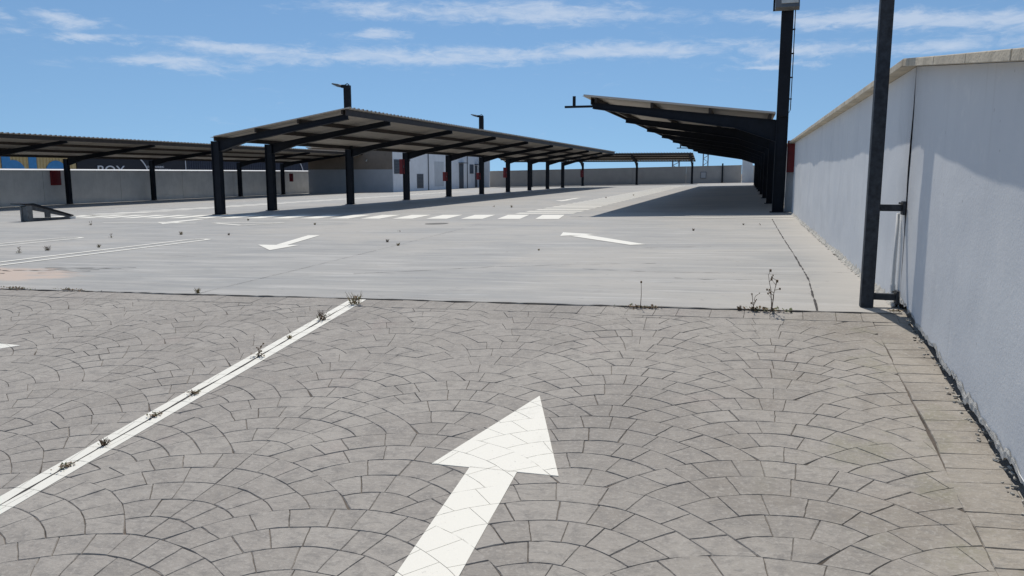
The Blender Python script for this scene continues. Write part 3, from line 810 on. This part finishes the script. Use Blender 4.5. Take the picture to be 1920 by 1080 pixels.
b.box(-49.996, -49.955, 42.05, 42.72, .0, 2.75); ring(b, 42.95, .93, .97, .27)
b.box(-49.996, -49.955, 44.20, 44.85, .0, 2.75); ring(b, 46.55, .93, .98, .27)
b.build('lettering', 'blue_sheet', yw)
nb = thing('gym_building', (-50, 56, -1.9), 'black panelled gym front with white lettering behind the grey wall', 'building')
b = MB(); b.box(-64, -50, 48.5, 61.0, -1.9, 2.9); b.build('body', 'navy_panel', nb)
b = MB(); b.box(-49.997, -49.95, 60.72, 60.80, -1.9, 2.35); b.build('edge_strip', 'letter_white', nb)
text_mesh('BOX', 1.05, 'lettering', 'letter_white', PX(50.35, .86), nb, .02, 1.36)
text_mesh('CROSSTRAINING', .24, 'lettering', 'letter_white', PX(55.85, 1.44), nb, .02, 1.12)
text_mesh('Y DE HALTEROFILIA', .24, 'lettering', 'letter_white', PX(55.75, 1.19), nb, .02, 1.42)
def arc_band(t, yc, zc, r, a0, a1, wd, x=-49.99):
    b = MB(); n = 24
    for i in range(n):
        p = []
        for a, q in ((i, r - wd), (i, r), (i + 1, r), (i + 1, r - wd)):
            an = math.radians(a0 + (a1 - a0) * a / n); p.append((yc + q * math.cos(an), zc + q * math.sin(an)))
        b.prism(p, 'x', x, x + .03)
    b.build('emblem_ring', 'letter_white', t)
arc_band(nb, 53.9, .35, 2.25, 15, 90, .11)
bw = ribbed_hall('dark blue ribbed hall beyond the black gym front', -50.02, 61.05, 90, -1.9, 2.9, 'navy_sheet', .32)
arc_band(bw, 78.0, .1, 3.1, 15, 75, .13, -49.99)

# ------------------------------------------------------------------ lattice masts, pole and panel at the far wall
def lattice(x, w, label, zt=14):
    t = thing('lattice_mast', (x, 150, -1.9), label, 'mast', 'lattice masts beyond the far wall')
    b = MB()
    for sx in (0, w):
        for sy in (0, w): b.tube([(x + sx, 150 + sy, -1.9), (x + sx, 150 + sy, zt)], .09, 5)
    b.build('legs', 'lattice_steel', t)
    b = MB(); z = -1.9; k = 0
    while z < zt - .5:
        z1 = z + .62
        for sy in (0, w): b.tube([(x + (0 if k % 2 else w), 150 + sy, z), (x + (w if k % 2 else 0), 150 + sy, z1)], .035, 4)
        for sx in (0, w): b.tube([(x + sx, 150 + (0 if k % 2 else w), z), (x + sx, 150 + (w if k % 2 else 0), z1)], .035, 4)
        z = z1; k += 1
    b.build('bracing', 'lattice_steel', t)
lattice(-7.72, .88, 'lattice mast rising beyond the far wall right of the far shelter', 5.2)
lattice(-13.35, 1.2, 'lattice mast seen under the roof of the far shelter', 4.6)
t = thing('steel_pole', (-2.35, 85.2, 0), 'thin dark pole standing against the far wall', 'pole')
b = MB(); b.tube([(-2.35, 85.2, -.06), (-2.35, 85.2, 2.0)], .08, 8); b.build('shaft', 'dark_steel', t)
b = MB(); b.box(-2.5, -2.2, 85.1, 85.3, -.05, -.02); b.build('base_plate', 'dark_steel', t)
t = thing('wall_cabinet', (-4.3, 85.4, .4), 'small framed cabinet on the far wall right of the far shelter', 'cabinet')
b = MB(); b.box(-4.62, -4.0, 85.33, 85.398, .42, 1.12); b.build('frame', 'frame_grey', t)
b = MB(); b.box(-4.56, -4.06, 85.31, 85.328, .48, 1.06); b.build('door', 'grey_blue_render', t)

# ------------------------------------------------------------------ post by the wall and pipe
t = thing('steel_post', (.862, 5.90, .02), 'tall square dark steel post fixed to the right wall by two brackets', 'post')
b = MB(); b.box(.820, .904, 5.86, 5.944, .018, 3.4); b.build('shaft', 'galvanised_dark', t, bevel=.006)
b = MB(); b.box(.815, .909, 5.855, 5.949, 3.402, 3.41); b.build('cap', 'galvanised_dark', t)
for z in (.70, .075):
    b = MB(); b.box(.906, 1.046, 5.885, 5.925, z, z + .046); b.box(1.047, 1.064, 5.86, 5.95, z - .025, z + .07); br = b.build('bracket', 'galvanised_dark', t, bevel=.003)
    b = MB()
    for yq in (5.875, 5.935): b.tube([(1.03, yq, z + .055), (1.047, yq, z + .055)], .008, 6)
    b.build('bolt', 'iron', br)
t = thing('drain_pipe', (1.03, 6.02, .02), 'white pipe running down the wall behind the dark post', 'pipe')
b = MB(); b.tube([(1.048, 6.02, .68), (1.046, 6.02, .30), (1.045, 6.015, .16), (1.045, 5.99, .10), (1.042, 5.95, .06), (1.038, 5.91, .03)], [.012, .012, .013, .014, .015, .015], 8)
b.build('pipe', 'white_plastic', t, smooth=True)
b = MB(); b.tube([(1.045, 6.015, .17), (1.045, 6.0, .12)], .018, 8); b.build('coupling', 'white_plastic', t)
# the open joint between the two walls
b = MB(); b.box(XW + .012, XW + .05, JY - .02, JY + .03, -.2, HW); tag(b.build('wall_joint', 'dark_joint'), 'dark open joint between the deck wall and the ramp wall', 'wall joint')

# ------------------------------------------------------------------ steel wedge on the left
t = thing('loading_ramp', (-20.4, 18.6, S * -20.4), 'dark steel wedge with open triangular side left standing on the deck', 'loading ramp')
zb = S * -20.1 - .0
y0, y1 = 17.5, 19.0
for x in (-20.02, -20.25):
    b = MB(); b.box(x - .03, x + .03, y0, y0 + .17, zb, zb + .465); b.build('post', 'wedge_post', t, bevel=.006)
b = MB(); b.box(-20.22, -20.05, y0 + .03, y0 + .09, zb + .02, zb + .44); b.build('end_plate', 'wedge_post', t)
x = -20.02
b = MB(); b.prism([(y0 + .172, zb), (y1, zb), (y1 - .1, zb + .075), (y0 + .172, zb + .105)], 'x', x - .025, x + .025); b.build('base_rail', 'wedge_steel', t)
b = MB(); b.prism([(y0 + .172, zb + .335), (y1 - .1, zb + .078), (y1 + .05, zb + .08), (y0 + .172, zb + .455)], 'x', x - .028, x + .028); b.build('top_rail', 'wedge_steel', t)
b = MB(); b.prism([(y0 + .60, zb + .098), (y0 + .78, zb + .094), (y0 + .78, zb + .23), (y0 + .60, zb + .26)], 'x', x - .02, x + .02); b.build('stiffener', 'wedge_steel', t)
b = MB(); b.prism([(y0 - .02, zb + .505), (y0 + .20, zb + .468), (y1 + .1, zb + .085), (y1 + .1, zb + .125), (y0 + .22, zb + .535), (y0 - .02, zb + .53)], 'x', -20.30, -19.99); b.build('plate', 'dark_steel', t)
b = MB(); b.box(-20.62, -20.31, y0, y0 + .4, zb + .50, zb + .525); b.build('flap', 'dark_steel', t)
b = MB(); b.box(-20.27, -20.02, y1 + .0, y1 + .2, zb, zb + .075); b.build('end_block', 'white_plastic', t)

# ------------------------------------------------------------------ weeds
def weed(x, y, kind, size, seed, label, group='weeds in the joints'):
    rr = random.Random(seed); z = gz(x, y); t = thing('weed', (x, y, z), label, 'weed', group)
    st = MB(); lf = MB()
    def leaf(p, s, mi):
        a, e = rr.uniform(0, 6.28), rr.uniform(-.3, .9)
        d = Vector((math.cos(a) * math.cos(e), math.sin(a) * math.cos(e), math.sin(e))) * s; n = Vector((-math.sin(a), math.cos(a), rr.uniform(-.4, .4))) * s * .32
        p = Vector(p); lf.poly([p, p + d * .5 + n, p + d, p + d * .5 - n], mi)
    if kind == 'stalk':                # dry branched stems with seed heads
        for k in range(rr.choice((3, 4)) if size > .15 else 2):
            a = rr.uniform(0, 6.28); sp = rr.uniform(.1, .5); h = size * rr.uniform(.6, 1.0); pts = []
            for i in range(6):
                q = i / 5; pts.append(Vector((x + math.cos(a) * sp * h * q ** 1.5 + rr.uniform(-.005, .005), y + math.sin(a) * sp * h * q ** 1.5, z + h * q)))
            st.tube(pts, [.0035 * (1 - .6 * i / 5) for i in range(6)], 5)
            for i in (2, 3, 4, 5):
                if rr.random() < .8:
                    a2 = rr.uniform(0, 6.28); d = Vector((math.cos(a2), math.sin(a2), rr.uniform(.3, 1.2))) * size * rr.uniform(.08, .25); e = pts[i] + d
                    st.tube([pts[i], pts[i] + d * .5, e], [.002, .0016, .0012], 4); s = rr.uniform(.004, .008)
                    s *= min(1, .35 + size / .4); lf.box(e.x - s, e.x + s, e.y - s, e.y + s, e.z - s, e.z + s * 1.4, 0)
        for k in range(int(70 * min(1, size / .2) ** 2)): r_ = rr.random() ** .6 * .09 * max(.5, size / .25); a = rr.uniform(0, 6.28); leaf((x + r_ * math.cos(a) * 1.4, y + r_ * math.sin(a) * .6, z + rr.uniform(.004, .025)), rr.uniform(.015, .035), rr.choice((0, 0, 1)))
    elif kind == 'tuft':
        for k in range(26):
            a = rr.uniform(0, 6.28); h = size * rr.uniform(.4, 1.0); q = Vector((x + rr.uniform(-.3, .3) * size, y + rr.uniform(-.3, .3) * size, z)); e = q + Vector((math.cos(a) * h * .5, math.sin(a) * h * .5, h))
            st.tube([q, (q + e) / 2 + Vector((0, 0, h * .1)), e], [.0025, .002, .001], 4, )
        for k in range(16): a = rr.uniform(0, 6.28); r_ = rr.random() * size * .6; leaf((x + r_ * math.cos(a), y + r_ * math.sin(a), z + rr.uniform(.005, size * .6)), rr.uniform(.18, .4) * size, rr.choice((0, 1, 1)))
    else:                              # flat dead mat along a joint
        for k in range(90): leaf((x + rr.gauss(0, size * .45), y + rr.gauss(0, .012 if size > .1 else .02), z + rr.uniform(.004, .015)), rr.uniform(.010, .028) * (1 if size > .1 else .6), rr.choice((0, 0, 0, 1)))
        st.tube([(x - size * .5, y, z + .006), (x, y + .01, z + .008), (x + size * .5, y, z + .006)], .003, 4)
        if seed == 14: st.tube([(x, y, z), (x + .005, y, z + .10), (x + .002, y, z + .19)], [.003, .002, .0015], 5); lf.box(x - .004, x + .008, y - .005, y + .005, z + .185, z + .2, 0)
    st.build('stems', 'straw' if kind == 'tuft' and seed % 2 == 0 else 'dry_stem', t); lf.build('leaves', ['dry_leaf', 'green_leaf'], t, recalc=False)
weed(.215, 5.615, 'stalk', .27, 3, 'tallest dry weed with branched red brown stems in the deck joint near the post')
weed(.095, 5.62, 'stalk', .15, 8, 'short upright dry weed just left of the tallest one at the deck joint')
weed(.0, 5.63, 'tuft', .035, 31, 'tiny two leafed sprout at the deck joint left of the dry stalks')
weed(-.70, 5.615, 'mat', .16, 14, 'flat dead weed with one thin stalk in the middle of the deck joint')
weed(-2.965, 5.50, 'tuft', .11, 16, 'yellowish tuft at the top end of the white line on the ramp')
weed(-3.01, 5.06, 'tuft', .075, 17, 'brown clump on the white line just below its top end')
weed(-4.66, 5.72, 'tuft', .05, 18, 'small green tuft on the deck joint at the left')
weed(-6.0, 5.66, 'mat', .28, 19, 'reddish dead mat along the deck joint at the far left')
weed(-6.7, 5.67, 'mat', .2, 21, 'leftmost dead mat along the deck joint')
for i, y in enumerate((4.62, 3.62, 3.30, 2.95, 2.72)):
    weed(-3.016, y, 'mat' if i % 3 else 'tuft', .028 + .012 * (i % 2), 40 + i, 'small dry tuft growing in the joint between the two white strips', 'tufts along the white line on the ramp')
weed(-3.015, 4.25, 'stalk', .10, 71, 'single thin stalk in the joint of the white line on the ramp', 'weeds in the joints')
spots = [(-10.41, 8.9, .16), (-10.35, 9.35, .14), (-9.9, 9.9, .10), (-11.5, 11.8, .14), (-10.57, 12.6, .13), (-9.4, 12.5, .08), (-16.0, 15.8, .22), (-5.4, 11.1, .09), (-4.93, 10.5, .08), (-6.2, 13.3, .05), (-2.6, 9.9, .04), (-.82, 13.6, .07), (.3, 15.0, .06), (.0, 15.1, .06), (-9.4, 15.6, .09), (-8.2, 25.2, .14), (-7.4, 24.6, .16), (-12.6, 17.6, .1), (-17.5, 44.8, .35), (-5.9, 34.2, .12), (-5.2, 38.0, .12)]
for i, (x, y, s) in enumerate(spots):
    weed(x, y, 'tuft' if i % 3 else 'stalk', s * .6, 100 + i, 'small dark weed growing out of a crack in the open deck', 'small weeds on the open deck')
weed(1.02, 5.72, 'mat', .07, 90, 'dead leaves and dirt at the foot of the wall joint by the post')

# ------------------------------------------------------------------ light, sky and camera
EL, AZ = math.radians(62), math.radians(-19)      # sun: high, beyond the deck, a little to the left
sd = Vector((math.sin(AZ) * math.cos(EL), math.cos(AZ) * math.cos(EL), math.sin(EL)))
l = bpy.data.lights.new('sun', 'SUN'); l.energy = 3.7; l.angle = math.radians(.5); l.color = (1, .94, .855)
lo = bpy.data.objects.new('sun', l); COL.objects.link(lo); lo.rotation_euler = (-sd).to_track_quat('-Z', 'Y').to_euler()

wd = bpy.data.worlds.new('World'); scn.world = wd; wd.use_nodes = True
g = G(wd.node_tree); wd.node_tree.nodes.clear()
sky = g.node('ShaderNodeTexSky', sky_type='NISHITA'); sky.sun_disc = False; sky.sun_elevation = EL; sky.sun_rotation = AZ
sky.altitude = 0; sky.air_density = 1.0; sky.dust_density = .0; sky.ozone_density = 2.6
tc = g.node('ShaderNodeTexCoord'); sx = g.node('ShaderNodeSeparateXYZ'); g.l.new(tc.outputs['Generated'], sx.inputs[0])
up = g.node('ShaderNodeCombineXYZ'); g.l.new(sx.outputs[0], up.inputs[0]); g.l.new(sx.outputs[1], up.inputs[1])
g.l.new(g.math('ADD', g.math('MULTIPLY', g.math('MAXIMUM', sx.outputs[2], 0.), .85), .16), up.inputs[2])
nv = g.node('ShaderNodeVectorMath', operation='NORMALIZE'); g.l.new(up.outputs[0], nv.inputs[0]); g.l.new(nv.outputs[0], sky.inputs['Vector'])
az = g.math('ARCTAN2', sx.outputs[0], sx.outputs[1]); el = g.math('ARCSINE', sx.outputs[2])
cv = g.node('ShaderNodeCombineXYZ'); g.l.new(g.math('MULTIPLY', az, 3.2), cv.inputs[0])
g.l.new(g.math('ADD', g.math('MULTIPLY', el, 26.), g.math('MULTIPLY', az, 2.2)), cv.inputs[1])
n1 = g.noise(cv.outputs[0], 1.15, 8, .66, .35)
cv2 = g.node('ShaderNodeCombineXYZ'); g.l.new(g.math('MULTIPLY', az, 24.), cv2.inputs[0]); g.l.new(g.math('MULTIPLY', el, 85.), cv2.inputs[1])
n2 = g.noise(cv2.outputs[0], 1.4, 6, .68, .6)
cv3 = g.node('ShaderNodeCombineXYZ'); g.l.new(g.math('MULTIPLY', az, 11.), cv3.inputs[0]); g.l.new(g.math('MULTIPLY', el, 34.), cv3.inputs[1])
n3 = g.noise(cv3.outputs[0], 1.0, 7, .62, .8)
cv3b = g.node('ShaderNodeCombineXYZ'); g.l.new(g.math('MULTIPLY', az, 5.), cv3b.inputs[0]); g.l.new(g.math('MULTIPLY', el, 15.), cv3b.inputs[1]); cv3b.inputs[2].default_value = 3.3
n3b = g.noise(cv3b.outputs[0], 1.0, 5, .6, .5)
az0, el0 = az, el
el = g.math('ADD', el, g.math('MULTIPLY', g.math('ADD', n3, -.5), .030)); az = g.math('ADD', az, g.math('MULTIPLY', g.math('ADD', n3b, -.5), .30))
def band(a0, e0, ra, re, tilt=0.):
    da = g.math('DIVIDE', g.math('ADD', az, -a0), ra)
    ee = g.math('ADD', g.math('ADD', el, -e0), g.math('MULTIPLY', g.math('ADD', az, -a0), -tilt))
    de = g.math('DIVIDE', ee, re)
    return g.math('POWER', 2.718, g.math('MULTIPLY', g.math('ADD', g.math('MULTIPLY', da, da), g.math('MULTIPLY', de, de)), -1.0))
bands = None
RD = math.radians
for q in ((-39, 7.2, 5.5, .42, -.03), (-36, 8.35, 5.2, .48, -.03), (-24, 8.15, 8.5, .6, .02), (-9, 8.6, 7.5, .65, 0), (-16, 11.2, 8.5, .8, 0), (2, 10.2, 8, .6, -.07), (12, 9.5, 6, .5, -.05),
          (12, 8.0, 6, .55, 0), (2, 8.1, 4, .5, 0), (-27, 11.3, 4, .5, 0), (-26, 9.65, 2.8, .33, 0), (-47, 9.5, 3, .4, -.02), (-45.5, 8.55, 2.4, .33, 0), (1, 7.2, 2.5, .22, 0), (-55, 8.6, 5, .6, 0), (22, 9., 6, .8, 0)):
    q = (RD(q[0]), RD(q[1]), RD(q[2]), RD(q[3]), q[4])
    v = band(*q); bands = v if bands is None else g.math('ADD', bands, v)
high = g.rng(el, RD(13), RD(22), 0, .55)
bands = g.math('MINIMUM', g.math('MAXIMUM', bands, high), 1.15)
dens = g.math('ADD', g.math('MULTIPLY', n1, .42), g.math('MULTIPLY', n2, .58))
dens = g.math('ADD', dens, g.math('MULTIPLY', bands, .36))
cl = g.rng(dens, .55, .98, 0, .62)
hs = g.node('ShaderNodeHueSaturation'); hs.inputs['Saturation'].default_value = 1.0; hs.inputs['Value'].default_value = 1.0; g.l.new(sky.outputs[0], hs.inputs['Color'])
skyc = g.mix(1.0, hs.outputs[0], (.87, 1.0, 1.03, 1), 'MULTIPLY')
col = g.mix(cl, skyc, (6.6, 7.3, 8.4))
bg = g.node('ShaderNodeBackground'); g.l.new(col, bg.inputs[0]); bg.inputs[1].default_value = .10
wo = g.node('ShaderNodeOutputWorld'); g.l.new(bg.outputs[0], wo.inputs[0])

cam = bpy.data.cameras.new('camera'); co = bpy.data.objects.new('camera', cam); COL.objects.link(co)
cam.sensor_width = 36; cam.lens = 1443 / 1920 * 36; cam.clip_end = 6000; cam.clip_start = .05
co.location = (0, 0, .96); co.rotation_euler = (math.radians(90 - 8.4745), 0, math.radians(16.7108))
scn.camera = co
vs = scn.view_settings; vs.view_transform = 'Standard'; vs.look = 'None'; vs.exposure = 0.0; vs.gamma = 1.0
